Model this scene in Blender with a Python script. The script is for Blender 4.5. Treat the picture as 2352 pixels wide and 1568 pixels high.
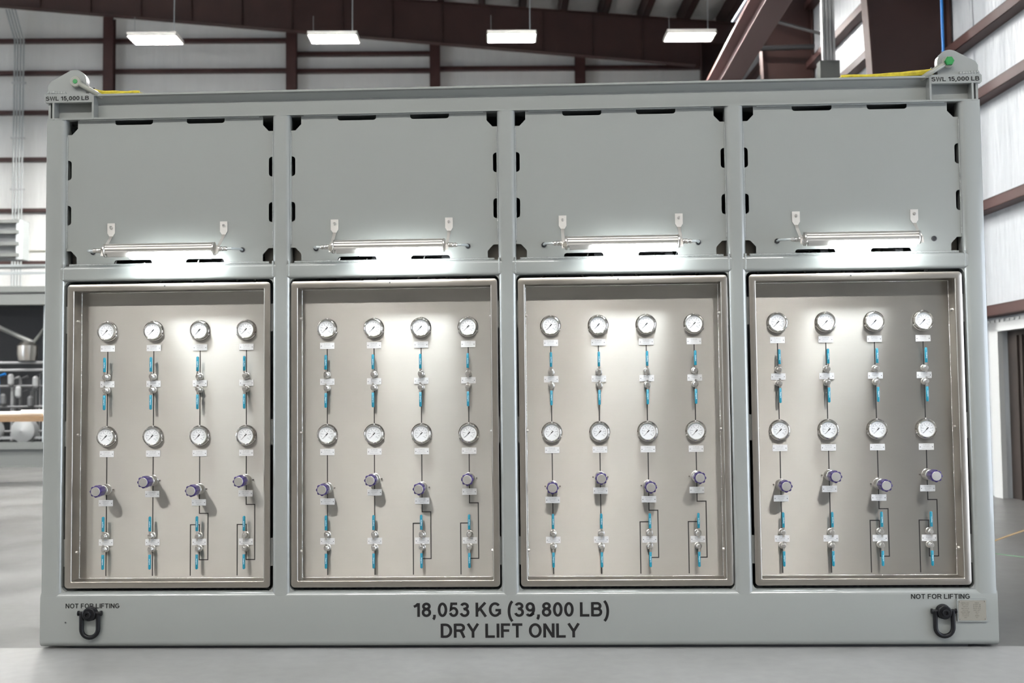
import bpy, math, random
from mathutils import Vector, Matrix
random.seed(7)
PI = math.pi
for o in list(bpy.data.objects): bpy.data.objects.remove(o, do_unlink=True)
SC = bpy.context.scene
COL = SC.collection

# ------------------------------------------------------------------ camera
CAM = (0.23638, -5.51087, 1.23526)
cd = bpy.data.cameras.new('camera'); cam = bpy.data.objects.new('camera', cd); COL.objects.link(cam)
cam.location = CAM; cam.rotation_euler = (1.6240, 0.010822, 0.039855)
cd.sensor_width = 36.0; cd.lens = 38.44; cd.clip_end = 200
cd.dof.use_dof = True; cd.dof.focus_distance = 5.6; cd.dof.aperture_fstop = 2.8
SC.camera = cam

# ------------------------------------------------------------------ light and exposure
SC.view_settings.view_transform = 'Standard'; SC.view_settings.look = 'None'
SC.view_settings.gamma = 1.0; SC.view_settings.use_curve_mapping = False
SC.view_settings.exposure = 0.0
W = bpy.data.worlds.new('daylight'); SC.world = W; W.use_nodes = True
bg = W.node_tree.nodes['Background']
bg.inputs[0].default_value = (0.78, 0.87, 1.0, 1); bg.inputs[1].default_value = 9.0
BAY = 375.0      # strength of the high bay lamps
TASK = 115.0     # strength of the skid's task lights

# hall axes: the hall is turned slightly against the skid
PHI = 0.0558
HM = Matrix.Translation((CAM[0], CAM[1], 0)) @ Matrix.Rotation(PHI, 4, 'Z')
def H(u, v, z=0.0): return HM @ Vector((u, v, z))

# ------------------------------------------------------------------ materials
def new_mat(name):
    m = bpy.data.materials.new(name); m.use_nodes = True
    return m, m.node_tree, m.node_tree.nodes['Principled BSDF']
def mat(name, col, rough=0.5, metal=0.0, spec=0.5, var=0.0, vscale=6.0, bump=0.0, bscale=60.0, bdist=0.002,
        stretch=(1, 1, 1), rvar=0.0, coat=0.0):
    m, nt, p = new_mat(name)
    p.inputs['Base Color'].default_value = (*col, 1); p.inputs['Roughness'].default_value = rough
    p.inputs['Metallic'].default_value = metal; p.inputs['Specular IOR Level'].default_value = spec
    p.inputs['Coat Weight'].default_value = coat
    if var or bump or rvar:
        tc = nt.nodes.new('ShaderNodeTexCoord'); mp = nt.nodes.new('ShaderNodeMapping')
        mp.inputs['Scale'].default_value = stretch
        nt.links.new(tc.outputs['Object'], mp.inputs[0])
    if var or rvar:
        n = nt.nodes.new('ShaderNodeTexNoise'); n.inputs['Scale'].default_value = vscale; n.inputs['Detail'].default_value = 5
        nt.links.new(mp.outputs[0], n.inputs['Vector'])
        if var:
            mr = nt.nodes.new('ShaderNodeMapRange'); mr.inputs[1].default_value = .3; mr.inputs[2].default_value = .7
            mr.inputs[3].default_value = 1 - var; mr.inputs[4].default_value = 1 + var
            nt.links.new(n.outputs['Fac'], mr.inputs[0])
            mx = nt.nodes.new('ShaderNodeVectorMath'); mx.operation = 'SCALE'; mx.inputs[0].default_value = col
            nt.links.new(mr.outputs[0], mx.inputs['Scale']); nt.links.new(mx.outputs[0], p.inputs['Base Color'])
        if rvar:
            mr = nt.nodes.new('ShaderNodeMapRange'); mr.inputs[1].default_value = .3; mr.inputs[2].default_value = .7
            mr.inputs[3].default_value = rough - rvar; mr.inputs[4].default_value = rough + rvar
            nt.links.new(n.outputs['Fac'], mr.inputs[0]); nt.links.new(mr.outputs[0], p.inputs['Roughness'])
    if bump:
        n2 = nt.nodes.new('ShaderNodeTexNoise'); n2.inputs['Scale'].default_value = bscale; n2.inputs['Detail'].default_value = 3
        nt.links.new(mp.outputs[0], n2.inputs['Vector'])
        b = nt.nodes.new('ShaderNodeBump'); b.inputs['Strength'].default_value = bump; b.inputs['Distance'].default_value = bdist
        nt.links.new(n2.outputs['Fac'], b.inputs['Height']); nt.links.new(b.outputs[0], p.inputs['Normal'])
    return m
def emit(name, col, s):
    m, nt, p = new_mat(name)
    p.inputs['Base Color'].default_value = (.8, .8, .8, 1)
    p.inputs['Emission Color'].default_value = (*col, 1); p.inputs['Emission Strength'].default_value = s
    return m
def brushed(name, col, rough, aniso, axis, bump=0.015):
    m, nt, p = new_mat(name)
    p.inputs['Metallic'].default_value = 1.0
    p.inputs['Anisotropic'].default_value = aniso
    c = nt.nodes.new('ShaderNodeCombineXYZ')
    for i in range(3): c.inputs[i].default_value = 0.0 if i < 2 else 1.0   # grain runs along x, highlights stretch along z
    nt.links.new(c.outputs[0], p.inputs['Tangent'])
    tc = nt.nodes.new('ShaderNodeTexCoord'); mp = nt.nodes.new('ShaderNodeMapping')
    mp.inputs['Scale'].default_value = tuple(3.0 if a else 260.0 for a in axis)
    nt.links.new(tc.outputs['Object'], mp.inputs[0])
    n = nt.nodes.new('ShaderNodeTexNoise'); n.inputs['Scale'].default_value = 1.0; n.inputs['Detail'].default_value = 4
    nt.links.new(mp.outputs[0], n.inputs['Vector'])
    mr = nt.nodes.new('ShaderNodeMapRange'); mr.inputs[1].default_value = .3; mr.inputs[2].default_value = .7
    mr.inputs[3].default_value = rough - .015; mr.inputs[4].default_value = rough + .015
    nt.links.new(n.outputs['Fac'], mr.inputs[0]); nt.links.new(mr.outputs[0], p.inputs['Roughness'])
    n3 = nt.nodes.new('ShaderNodeTexNoise'); n3.inputs['Scale'].default_value = 2.2; n3.inputs['Detail'].default_value = 3
    nt.links.new(tc.outputs['Object'], n3.inputs['Vector'])
    mr3 = nt.nodes.new('ShaderNodeMapRange'); mr3.inputs[1].default_value = .3; mr3.inputs[2].default_value = .7
    mr3.inputs[3].default_value = .93; mr3.inputs[4].default_value = 1.05
    nt.links.new(n3.outputs['Fac'], mr3.inputs[0])
    mx = nt.nodes.new('ShaderNodeVectorMath'); mx.operation = 'SCALE'; mx.inputs[0].default_value = col
    nt.links.new(mr3.outputs[0], mx.inputs['Scale']); nt.links.new(mx.outputs[0], p.inputs['Base Color'])
    b = nt.nodes.new('ShaderNodeBump'); b.inputs['Strength'].default_value = bump; b.inputs['Distance'].default_value = .0003
    nt.links.new(n.outputs['Fac'], b.inputs['Height']); nt.links.new(b.outputs[0], p.inputs['Normal'])
    return m

M = {}
M['paint'] = mat('grey_gloss_paint', (.205, .213, .202), .25, bump=.2, bscale=70, bdist=.001, var=.012, vscale=1.5, spec=.8, coat=.5)
M['weld'] = mat('painted_weld', (.225, .235, .225), .2, bump=1.0, bscale=160, bdist=.004)
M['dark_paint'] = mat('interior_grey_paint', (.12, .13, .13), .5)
M['panel'] = brushed('brushed_stainless_panel', (.43, .413, .382), .47, 1.0, (1, 0, 0))
M['trayv'] = mat('satin_stainless_tray', (.34, .312, .28), .33, 1.0, rvar=.03, vscale=4)
M['seam'] = mat('stainless_weld', (.6, .58, .55), .2, 1.0, bump=1.0, bscale=220, bdist=.003)
M['chrome'] = mat('polished_steel', (.47, .45, .42), .10, 1.0)
M['steel'] = mat('satin_steel', (.55, .53, .50), .28, 1.0)
M['cast'] = mat('cast_steel', (.56, .54, .51), .38, 1.0, bump=.3, bscale=300, bdist=.001)
M['alu'] = mat('aluminium_heatsink', (.52, .50, .47), .42, .7)
M['bracket'] = mat('bracket_steel', (.50, .48, .45), .40, .5, bump=.2, bscale=120)
M['dial'] = mat('dial_white', (.82, .83, .84), .5)
M['ink'] = mat('black_ink', (.012, .012, .013), .5)
M['dink'] = mat('dial_ink', (.10, .10, .11), .5)
M['tagink'] = mat('tag_engraving', (.22, .22, .22), .6)
M['tag'] = mat('white_tag_plastic', (.60, .60, .60), .35)
M['line'] = mat('black_line_tape', (.018, .016, .015), .45)
M['blue'] = mat('blue_vinyl_grip', (.0, .185, .27), .35, coat=.2)
M['white'] = mat('white_print', (.85, .86, .87), .5)
M['purple'] = mat('purple_knob', (.036, .022, .105), .30, .2)
M['rubber'] = mat('black_rubber', (.02, .02, .022), .55)
M['blackox'] = mat('black_oxide_steel', (.007, .007, .008), .4, .0, spec=.2, bump=.2, bscale=200)
M['green'] = mat('green_paint', (.005, .16, .03), .45)
M['shackle'] = mat('shackle_paint', (.21, .21, .18), .35)
M['yellow'] = mat('yellow_sling_webbing', (.42, .34, .015), .7, bump=.8, bscale=200, var=.25, vscale=40)
M['plate'] = mat('engraved_steel_plate', (.30, .28, .24), .35, .6)
M['plateink'] = mat('plate_engraving', (.10, .09, .075), .5)
M['letter'] = mat('black_stencil', (.012, .011, .011), .6, spec=.15)
M['task'] = emit('task_lamp_lens', (.90, .97, 1.0), TASK)
M['frost'] = mat('frosted_lens', (.8, .82, .82), .3)
M['bay'] = emit('high_bay_lens', (1.0, .985, .95), BAY)
M['pipe'] = mat('process_tubing', (.55, .54, .52), .25, 1.0)
M['pipe_blue'] = mat('blue_hose', (.0, .16, .50), .45)
M['dimsteel'] = mat('dull_pipework', (.09, .092, .095), .5, .3)
M['dimgalv'] = mat('dull_galvanised', (.22, .225, .23), .5)
M['maroon'] = mat('red_oxide_steel', (.058, .024, .021), .5, var=.15, vscale=2)
M['maroon_dk'] = mat('red_oxide_steel_frame', (.038, .015, .012), .55, var=.15, vscale=2)
M['insul'] = mat('white_vinyl_insulation', (.90, .90, .88), .42, bump=.6, bscale=1.2, bdist=.05, stretch=(3.5, 3.5, .5), var=.03, vscale=1.0)
M['frontwall'] = mat('grey_sheet_cladding', (.34, .33, .31), .5, var=.1)
M['vinyl'] = mat('white_vinyl_side_wall', (.45, .47, .49), .40, bump=.8, bscale=1.6, bdist=.06, stretch=(3, 3, .5), var=.03)
M['galv'] = mat('galvanised_conduit', (.45, .48, .48), .35, .4)
M['whitep'] = mat('white_painted_metal', (.52, .53, .53), .4)
M['wood'] = mat('bench_wood', (.24, .15, .08), .55, var=.15, vscale=9, stretch=(1, 6, 6))
M['paper'] = mat('paper_roll', (.75, .72, .66), .8)
M['brown'] = mat('dark_brown_door', (.028, .020, .017), .5, var=.2, vscale=3)
M['bgpaint'] = mat('distant_grey_paint', (.105, .11, .105), .4)
M['darkbay'] = mat('dark_equipment', (.028, .029, .032), .5)
M['lamphouse'] = mat('lamp_housing_white', (.75, .73, .68), .4)
M['tan'] = mat('tan_floor_tape', (.22, .15, .07), .6)
M['grn'] = mat('green_floor_tape', (.10, .22, .12), .6)

def glass_mat():
    m = bpy.data.materials.new('gauge_glass'); m.use_nodes = True; nt = m.node_tree; nt.nodes.clear()
    o = nt.nodes.new('ShaderNodeOutputMaterial'); mx = nt.nodes.new('ShaderNodeMixShader')
    t = nt.nodes.new('ShaderNodeBsdfTransparent'); g = nt.nodes.new('ShaderNodeBsdfGlossy')
    g.inputs['Roughness'].default_value = .03
    lw = nt.nodes.new('ShaderNodeLayerWeight'); lw.inputs[0].default_value = .5
    pw = nt.nodes.new('ShaderNodeMath'); pw.operation = 'POWER'; pw.inputs[1].default_value = 4
    ma = nt.nodes.new('ShaderNodeMath'); ma.operation = 'MULTIPLY_ADD'; ma.inputs[1].default_value = .9; ma.inputs[2].default_value = .045
    nt.links.new(lw.outputs['Facing'], pw.inputs[0]); nt.links.new(pw.outputs[0], ma.inputs[0])
    nt.links.new(ma.outputs[0], mx.inputs[0]); nt.links.new(t.outputs[0], mx.inputs[1]); nt.links.new(g.outputs[0], mx.inputs[2])
    nt.links.new(mx.outputs[0], o.inputs[0]); return m
M['glass'] = glass_mat()

def floor_mat():
    m, nt, p = new_mat('sealed_concrete')
    tc = nt.nodes.new('ShaderNodeTexCoord')
    n = nt.nodes.new('ShaderNodeTexNoise'); n.inputs['Scale'].default_value = .9; n.inputs['Detail'].default_value = 8; n.inputs['Roughness'].default_value = .6
    nt.links.new(tc.outputs['Object'], n.inputs['Vector'])
    cr = nt.nodes.new('ShaderNodeValToRGB')
    cr.color_ramp.elements[0].position = .3; cr.color_ramp.elements[0].color = (.200, .197, .190, 1)
    cr.color_ramp.elements[1].position = .7; cr.color_ramp.elements[1].color = (.268, .267, .262, 1)
    nt.links.new(n.outputs['Fac'], cr.inputs[0])
    n2 = nt.nodes.new('ShaderNodeTexNoise'); n2.inputs['Scale'].default_value = 14; n2.inputs['Detail'].default_value = 6
    nt.links.new(tc.outputs['Object'], n2.inputs['Vector'])
    mr = nt.nodes.new('ShaderNodeMapRange'); mr.inputs[1].default_value = .3; mr.inputs[2].default_value = .7
    mr.inputs[3].default_value = .93; mr.inputs[4].default_value = 1.06
    nt.links.new(n2.outputs['Fac'], mr.inputs[0])
    mx = nt.nodes.new('ShaderNodeVectorMath'); mx.operation = 'SCALE'
    nt.links.new(cr.outputs[0], mx.inputs[0]); nt.links.new(mr.outputs[0], mx.inputs['Scale'])
    # the floor colour is scaled darker behind the skid's front plane
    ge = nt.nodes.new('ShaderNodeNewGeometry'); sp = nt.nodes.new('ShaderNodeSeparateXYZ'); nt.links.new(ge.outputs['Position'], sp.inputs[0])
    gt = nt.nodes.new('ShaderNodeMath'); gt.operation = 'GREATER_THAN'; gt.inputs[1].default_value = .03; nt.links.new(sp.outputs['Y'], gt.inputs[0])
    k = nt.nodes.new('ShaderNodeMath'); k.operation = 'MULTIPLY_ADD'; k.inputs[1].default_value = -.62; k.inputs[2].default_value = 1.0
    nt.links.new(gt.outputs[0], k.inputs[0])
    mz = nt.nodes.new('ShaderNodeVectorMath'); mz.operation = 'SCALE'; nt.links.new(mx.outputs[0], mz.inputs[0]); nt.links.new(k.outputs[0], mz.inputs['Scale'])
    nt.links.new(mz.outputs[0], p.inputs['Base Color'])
    mr2 = nt.nodes.new('ShaderNodeMapRange'); mr2.inputs[1].default_value = .3; mr2.inputs[2].default_value = .7
    mr2.inputs[3].default_value = .28; mr2.inputs[4].default_value = .42
    nt.links.new(n.outputs['Fac'], mr2.inputs[0]); nt.links.new(mr2.outputs[0], p.inputs['Roughness'])
    return m
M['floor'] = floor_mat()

# ------------------------------------------------------------------ mesh builder
class MB:
    def __init__(s): s.v = []; s.f = []
    def add(s, vs, fs):
        n = len(s.v); s.v += [tuple(x) for x in vs]; s.f += [tuple(i + n for i in f) for f in fs]; return s
    def box(s, x0, x1, y0, y1, z0, z1):
        return s.add([(x0, y0, z0), (x1, y0, z0), (x1, y1, z0), (x0, y1, z0), (x0, y0, z1), (x1, y0, z1), (x1, y1, z1), (x0, y1, z1)],
                     [(0, 3, 2, 1), (4, 5, 6, 7), (0, 1, 5, 4), (1, 2, 6, 5), (2, 3, 7, 6), (3, 0, 4, 7)])
    def rings(s, rings, closed=True, cap0=True, cap1=True):
        n = len(rings[0]); vs = [p for r in rings for p in r]; fs = []
        for i in range(len(rings) - 1):
            for j in range(n if closed else n - 1):
                k = (j + 1) % n
                fs.append((i * n + j, i * n + k, (i + 1) * n + k, (i + 1) * n + j))
        if cap0: fs.append(tuple(range(n))[::-1])
        if cap1: fs.append(tuple((len(rings) - 1) * n + j for j in range(n)))
        return s.add(vs, fs)
    def lathe(s, prof, c=(0, 0, 0), seg=24, axis='y'):
        """prof: (r, t) along axis; axis y points to -y with t increasing towards the viewer"""
        R = []
        for r, t in prof:
            ring = []
            for k in range(seg):
                a = 2 * PI * k / seg
                if axis == 'y': ring.append((c[0] + r * math.cos(a), c[1] - t, c[2] + r * math.sin(a)))
                elif axis == 'x': ring.append((c[0] + t, c[1] + r * math.cos(a), c[2] + r * math.sin(a)))
                else: ring.append((c[0] + r * math.cos(a), c[1] + r * math.sin(a), c[2] + t))
            R.append(ring)
        return s.rings(R, True, prof[0][0] > 1e-6, prof[-1][0] > 1e-6)
    def prism(s, out, y0, y1):
        """outline in xz extruded from y0 to y1"""
        n = len(out)
        vs = [(x, y0, z) for x, z in out] + [(x, y1, z) for x, z in out]
        fs = [tuple(range(n)), tuple(range(2 * n - 1, n - 1, -1))] + [(i, (i + 1) % n + 0, n + (i + 1) % n, n + i) for i in range(n)]
        return s.add(vs, fs)
    def profx(s, out, x0, x1):
        n = len(out)
        vs = [(x0, y, z) for y, z in out] + [(x1, y, z) for y, z in out]
        fs = [tuple(range(n)), tuple(range(2 * n - 1, n - 1, -1))] + [(i, n + i, n + (i + 1) % n, (i + 1) % n) for i in range(n)]
        return s.add(vs, fs)
    def profz(s, out, z0, z1):
        n = len(out)
        vs = [(x, y, z0) for x, y in out] + [(x, y, z1) for x, y in out]
        fs = [tuple(range(n)), tuple(range(2 * n - 1, n - 1, -1))] + [(i, n + i, n + (i + 1) % n, (i + 1) % n) for i in range(n)]
        return s.add(vs, fs)
    def tube(s, path, r, seg=10, caps=True):
        P = [Vector(p) for p in path]; n = len(P); rr = r if isinstance(r, (list, tuple)) else [r] * n
        T = [((P[min(i + 1, n - 1)] - P[max(i - 1, 0)]).normalized()) for i in range(n)]
        up = Vector((0, 0, 1)) if abs(T[0].z) < .9 else Vector((1, 0, 0))
        a = T[0].cross(up).normalized(); R = []
        for i in range(n):
            a = (a - T[i] * a.dot(T[i])).normalized(); b = T[i].cross(a)
            R.append([P[i] + (a * math.cos(2 * PI * k / seg) + b * math.sin(2 * PI * k / seg)) * rr[i] for k in range(seg)])
        return s.rings(R, True, caps, caps)
    def build(s, name, m, parent=None, smooth=True, ang=35):
        me = bpy.data.meshes.new(name); me.from_pydata(s.v, [], s.f); me.materials.append(m)
        import bmesh
        b = bmesh.new(); b.from_mesh(me); bmesh.ops.recalc_face_normals(b, faces=b.faces); b.to_mesh(me); b.free()
        if smooth:
            for p in me.polygons: p.use_smooth = True
            me.set_sharp_from_angle(angle=math.radians(ang))
        o = bpy.data.objects.new(name, me); COL.objects.link(o)
        if parent: o.parent = parent
        return o
def rrect(hw, hh, r, n=4, c=(0, 0)):
    out = []
    for cx, cz, a0 in ((hw - r, hh - r, 0), (-hw + r, hh - r, 90), (-hw + r, -hh + r, 180), (hw - r, -hh + r, 270)):
        for k in range(n + 1):
            a = math.radians(a0 + 90 * k / n); out.append((c[0] + cx + r * math.cos(a), c[1] + cz + r * math.sin(a)))
    return out
def empty(name, loc=(0, 0, 0), rz=0.0):
    o = bpy.data.objects.new(name, None); COL.objects.link(o); o.location = loc; o.rotation_euler = (0, 0, rz)
    o.empty_display_size = .05; return o
def tag(o, label, cat, group=None, kind=None):
    if label: o['label'] = label
    if cat: o['category'] = cat
    if group: o['group'] = group
    if kind: o['kind'] = kind
    return o
def kids(o): return [c for c in bpy.data.objects if c.parent == o]
KC = {}
def snap(root):
    """child list of a prototype, kept so that copies need no searching"""
    KC[root.name] = [(c, kids(c)) for c in kids(root)]
def dup(root, loc, rz=None):
    r = root.copy(); COL.objects.link(r); r.location = loc
    if rz is not None: r.rotation_euler = (0, 0, rz)
    for c, g in KC[root.name]:
        cc = c.copy(); COL.objects.link(cc); cc.parent = r
        for d in g:
            dd = d.copy(); COL.objects.link(dd); dd.parent = cc
    return r
def text_geo(txt, width=None, height=None, bold=0.0, res=2, align='CENTER'):
    cu = bpy.data.curves.new('t', 'FONT'); cu.body = txt; cu.size = 1; cu.offset = bold; cu.resolution_u = res
    cu.align_x = 'LEFT'
    o = bpy.data.objects.new('t', cu); COL.objects.link(o)
    dg = bpy.context.evaluated_depsgraph_get(); me = o.evaluated_get(dg).to_mesh()
    vs = [tuple(v.co) for v in me.vertices]; fs = [tuple(p.vertices) for p in me.polygons]
    o.evaluated_get(dg).to_mesh_clear(); bpy.data.objects.remove(o); bpy.data.curves.remove(cu)
    x0 = min(v[0] for v in vs); x1 = max(v[0] for v in vs); y0 = min(v[1] for v in vs); y1 = max(v[1] for v in vs)
    sy = (height / (y1 - y0)) if height else None
    sx = (width / (x1 - x0)) if width else sy
    if sy is None: sy = sx
    cx = (x0 + x1) / 2; cy = (y0 + y1) / 2
    return [((v[0] - cx) * sx, (v[1] - cy) * sy) for v in vs], fs
# stroke lettering, grotesque capitals: cap height 1, (x, y) polylines on the stroke centre line
def arc(cx, cy, rx, ry, a0, a1, n=14):
    return [(cx + rx * math.cos(math.radians(a0 + (a1 - a0) * k / n)), cy + ry * math.sin(math.radians(a0 + (a1 - a0) * k / n))) for k in range(n + 1)]
SW = .15; h_ = SW / 2; T1 = 1 - h_; B0 = h_
GL = {
 'L': (.60, [[(h_, 1), (h_, B0), (.60, B0)]]),
 'I': (.15, [[(h_, 0), (h_, 1)]]),
 'T': (.66, [[(0, T1), (.66, T1)], [(.33, 0), (.33, 1 - .02)]]),
 'F': (.58, [[(h_, 0), (h_, T1), (.58, T1)], [(h_, .50), (.52, .50)]]),
 'N': (.70, [[(h_, 0), (h_, 1)], [(.70 - h_, 0), (.70 - h_, 1)], [(h_ * 1.1, .97), (.70 - h_ * 1.1, .03)]]),
 'Y': (.76, [[(.055, 1), (.38, .44), (.705, 1)], [(.38, .46), (.38, 0)]]),
 'K': (.74, [[(h_, 0), (h_, 1)], [(.63, 1), (h_, .36)], [(.28, .58), (.66, 0)]]),
 'W': (1.0, [[(.06, 1), (.26, .04), (.5, .94), (.74, .04), (.94, 1)]]),
 'D': (.72, [[(h_, 0), (h_, 1)], [(h_, T1), (.30, T1)] + arc(.30, .5, .345, .425, 90, -90, 18) + [(h_, B0)]]),
 'O': (.80, [arc(.40, .5, .325, .43, 90, 450, 32)]),
 'G': (.78, [arc(.40, .5, .325, .43, 42, 320, 26) + [(.70, .24), (.70, .46), (.42, .46)]]),
 'B': (.70, [[(h_, 0), (h_, 1)], [(h_, T1), (.38, T1)] + arc(.38, .735, .20, .19, 90, -90, 12) + [(h_, .545)], [(h_, .53), (.40, .53)] + arc(.40, .3025, .225, .2275, 90, -90, 12) + [(h_, B0)]]),
 'R': (.72, [[(h_, 0), (h_, 1)], [(h_, T1), (.42, T1)] + arc(.42, .715, .21, .21, 90, -90, 12) + [(h_, .505)], [(.36, .50), (.47, .44), (.66, 0)]]),
 'S': (.68, [arc(.34, .735, .245, .19, 20, 270, 16) + arc(.34, .31, .265, .235, 90, -165, 16)]),
 '0': (.60, [arc(.30, .5, .225, .425, 90, 450, 30)]),
 '1': (.42, [[(.335, 0), (.335, .98)], [(.30, .93), (.17, .79), (.02, .72)]]),
 '3': (.60, [arc(.29, .745, .20, .18, 165, -80, 16) + [(.22, .53)], [(.24, .545)] + arc(.29, .305, .235, .235, 85, -168, 18)]),
 '5': (.60, [[(.54, T1), (.17, T1), (.12, .52)] + arc(.30, .345, .225, .27, 130, -165, 18)]),
 '8': (.60, [arc(.30, .745, .195, .18, 90, 450, 24), arc(.30, .305, .225, .23, 90, 450, 24)]),
 '9': (.60, [arc(.29, .68, .215, .245, -20, 340, 24), arc(.20, .54, .325, .46, 25, -60, 10) + arc(.26, .25, .19, .175, -40, -160, 8)]),
 ',': (.20, [[(.10, .15), (.10, 0), (.06, -.13), (.01, -.18)]]),
 '(': (.34, [arc(.52, .38, .42, .80, 118, 242, 16)]),
 ')': (.34, [arc(-.18, .38, .42, .80, 62, -62, 16)]),
 '.': (.17, [[(.085, 0), (.085, .16)]]),
}
def ribbon(pts, w):
    n = len(pts); closed = math.hypot(pts[0][0] - pts[-1][0], pts[0][1] - pts[-1][1]) < 1e-6; L_, R_ = [], []
    for i in range(n):
        if closed and i in (0, n - 1): a, b = pts[-2], pts[1]
        else: a, b = pts[max(i - 1, 0)], pts[min(i + 1, n - 1)]
        p = pts[i]
        d1 = Vector((p[0] - a[0], p[1] - a[1])); d2 = Vector((b[0] - p[0], b[1] - p[1]))
        if d1.length < 1e-9: d1 = d2
        if d2.length < 1e-9: d2 = d1
        d1.normalize(); d2.normalize(); m = (d1 + d2); m = m.normalized() if m.length > 1e-6 else d1
        nrm = Vector((-m.y, m.x)); k = w / max(.45, abs(nrm.dot(Vector((-d1.y, d1.x)))))
        L_.append((p[0] + nrm.x * k, p[1] + nrm.y * k)); R_.append((p[0] - nrm.x * k, p[1] - nrm.y * k))
    return L_, R_
def stroke_text(mb, txt, x, y, z, width, cap, weight=1.0, track=.13):
    """txt centred on x, standing on z, cap height and total width given"""
    xx = 0; items = []
    for ch in txt:
        if ch == ' ': xx += .30; continue
        w, st = GL[ch]; items.append((xx, st)); xx += w + track
    tot = xx - track; sx = width / tot
    for j, (ox_, st) in enumerate(items):
        for q_, s_ in enumerate(st):
            A, B = ribbon(s_, SW / 2 * weight); n = len(A); yy = y - .00001 * q_
            mb.add([(x - width / 2 + (ox_ + a) * sx, yy, z + b * cap) for a, b in A] + [(x - width / 2 + (ox_ + a) * sx, yy, z + b * cap) for a, b in B],
                   [(i, i + 1, n + i + 1, n + i) for i in range(n - 1)])
TG = {}
def add_text(mb, txt, x, y, z, width=None, height=None, bold=0.0, res=2, rot=0.0):
    k = (txt, width, height, bold, res)
    if k not in TG: TG[k] = text_geo(txt, width, height, bold, res)
    vs, fs = TG[k]; c, s_ = math.cos(rot), math.sin(rot)
    mb.add([(x + a * c - b * s_, y, z + a * s_ + b * c) for a, b in vs], fs)

# ================================================================== THE HALL
def hobj(mb, name, m, parent=None, **k):
    o = mb.build(name, m, parent, **k)
    if parent is None: o.matrix_world = HM.copy()
    return o
UW = 6.10          # right wall
VB = 27.7          # back wall
VF = -15.0; UL = -19.0
def roof_z(u): return 10.62 - .078 * (u - 5.0)

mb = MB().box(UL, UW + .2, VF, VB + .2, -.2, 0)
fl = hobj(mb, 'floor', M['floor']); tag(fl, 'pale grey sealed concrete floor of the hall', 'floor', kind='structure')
mb = MB().box(-2.6, 2.6, -.003, .004, .0, .0006)
# right wall with girts
wr = hobj(MB().box(UW, UW + .2, VF, 0.0, 0, 10.7).box(UW, UW + .2, 0.0, 4.5, 2.9, 10.7).box(UW, UW + .2, 4.5, 11.2, 0, 10.7).box(UW, UW + .2, 13.0, VB + .2, 0, 10.7).box(UW, UW + .2, 11.2, 13.0, 1.99, 10.7), 'wall_right', M['vinyl'])
tag(wr, 'side wall lined with wrinkled white vinyl insulation', 'wall', kind='structure')
def girt_prof(mb, u0, u1, z, d=.20, h=.20):
    """C section along u on the back wall, web towards the room"""
    v = VB - d
    mb.box(u0, u1, v, v + .012, z, z + h); mb.box(u0, u1, v, VB, z + h - .012, z + h); mb.box(u0, u1, v, VB, z, z + .012)
for z in (1.0, 2.14, 3.42, 4.80, 5.60, 6.55, 7.36, 8.5, 9.6):
    for (a, b) in ((VF, 14.1), (14.3, 20.2), (20.4, VB)):
        if z < 3.1 and a == VF: a, b = 4.6, (11.0 if z < 2.1 else b)
        g = MB().box(UW - .17, UW - .158, a, b, z + .03, z + .16).box(UW - .17, UW, a, b, z + .148, z + .16).box(UW - .17, UW, a, b, z + .03, z + .042)
        g.build('girt', M['maroon'], wr)
wb = hobj(MB().box(UL, UW + .2, VB, VB + .2, 0, 12.6), 'wall_back', M['insul'])
tag(wb, 'end wall lined with white vinyl insulation between dark red girts', 'wall', kind='structure')
for (a, b, zs) in ((UL, -9.66, (3.4, 4.72, 6.05, 7.35, 8.55, 9.57, 10.40)), (-9.66, -5.06, (6.05, 7.35, 8.55, 9.60, 10.38)),
                   (-5.06, -1.43, (7.35, 8.55, 9.58, 10.02)), (-1.43, 2.26, (7.35, 8.55, 9.62)), (2.26, UW, (7.35, 8.55, 9.62))):
    for z in zs:
        g = MB(); girt_prof(g, a, b, z + .04, .18, .09); g.build('girt', M['maroon'], wb)
wl = hobj(MB().box(UL - .2, UL, VF, 1.0, 0, 12.6).box(UL - .2, UL, 1.0, 8.0, 4.4, 12.6).box(UL - .2, UL, 8.0, VB, 0, 12.6), 'wall_left', M['insul']); tag(wl, 'far left side wall of the hall', 'wall', kind='structure')
wf = hobj(MB().box(UL, UW + .2, VF - .2, VF, 0, 12.6), 'wall_front', M['frontwall'])
tag(wf, 'grey clad wall behind the camera', 'wall', kind='structure')
MB().box(UL, UW, VF, VF + .1, 0, 1.0).box(UL, UW, VF, VF + .1, 5.2, 5.6).build('dark_reflection_band', M['maroon'], wf)  # unseen dark bands added to darken what the steel panels reflect
# daylight enters through two open bay doors out of frame
for (u, v0, v1, z1, sgn) in ((UW + .1, 0.0, 4.5, 2.9, 1), (UL - .1, 1.0, 8.0, 4.4, -1)):
    ld = bpy.data.lights.new('door_portal', 'AREA'); ld.shape = 'RECTANGLE'; ld.size = v1 - v0; ld.size_y = z1
    ld.cycles.is_portal = True
    lo = bpy.data.objects.new('door_portal', ld); COL.objects.link(lo)
    lo.matrix_world = HM @ Matrix.Translation((u, (v0 + v1) / 2, z1 / 2)) @ Matrix(((0, 0, sgn, 0), (sgn, 0, 0, 0), (0, 1, 0, 0), (0, 0, 0, 1)))
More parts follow.
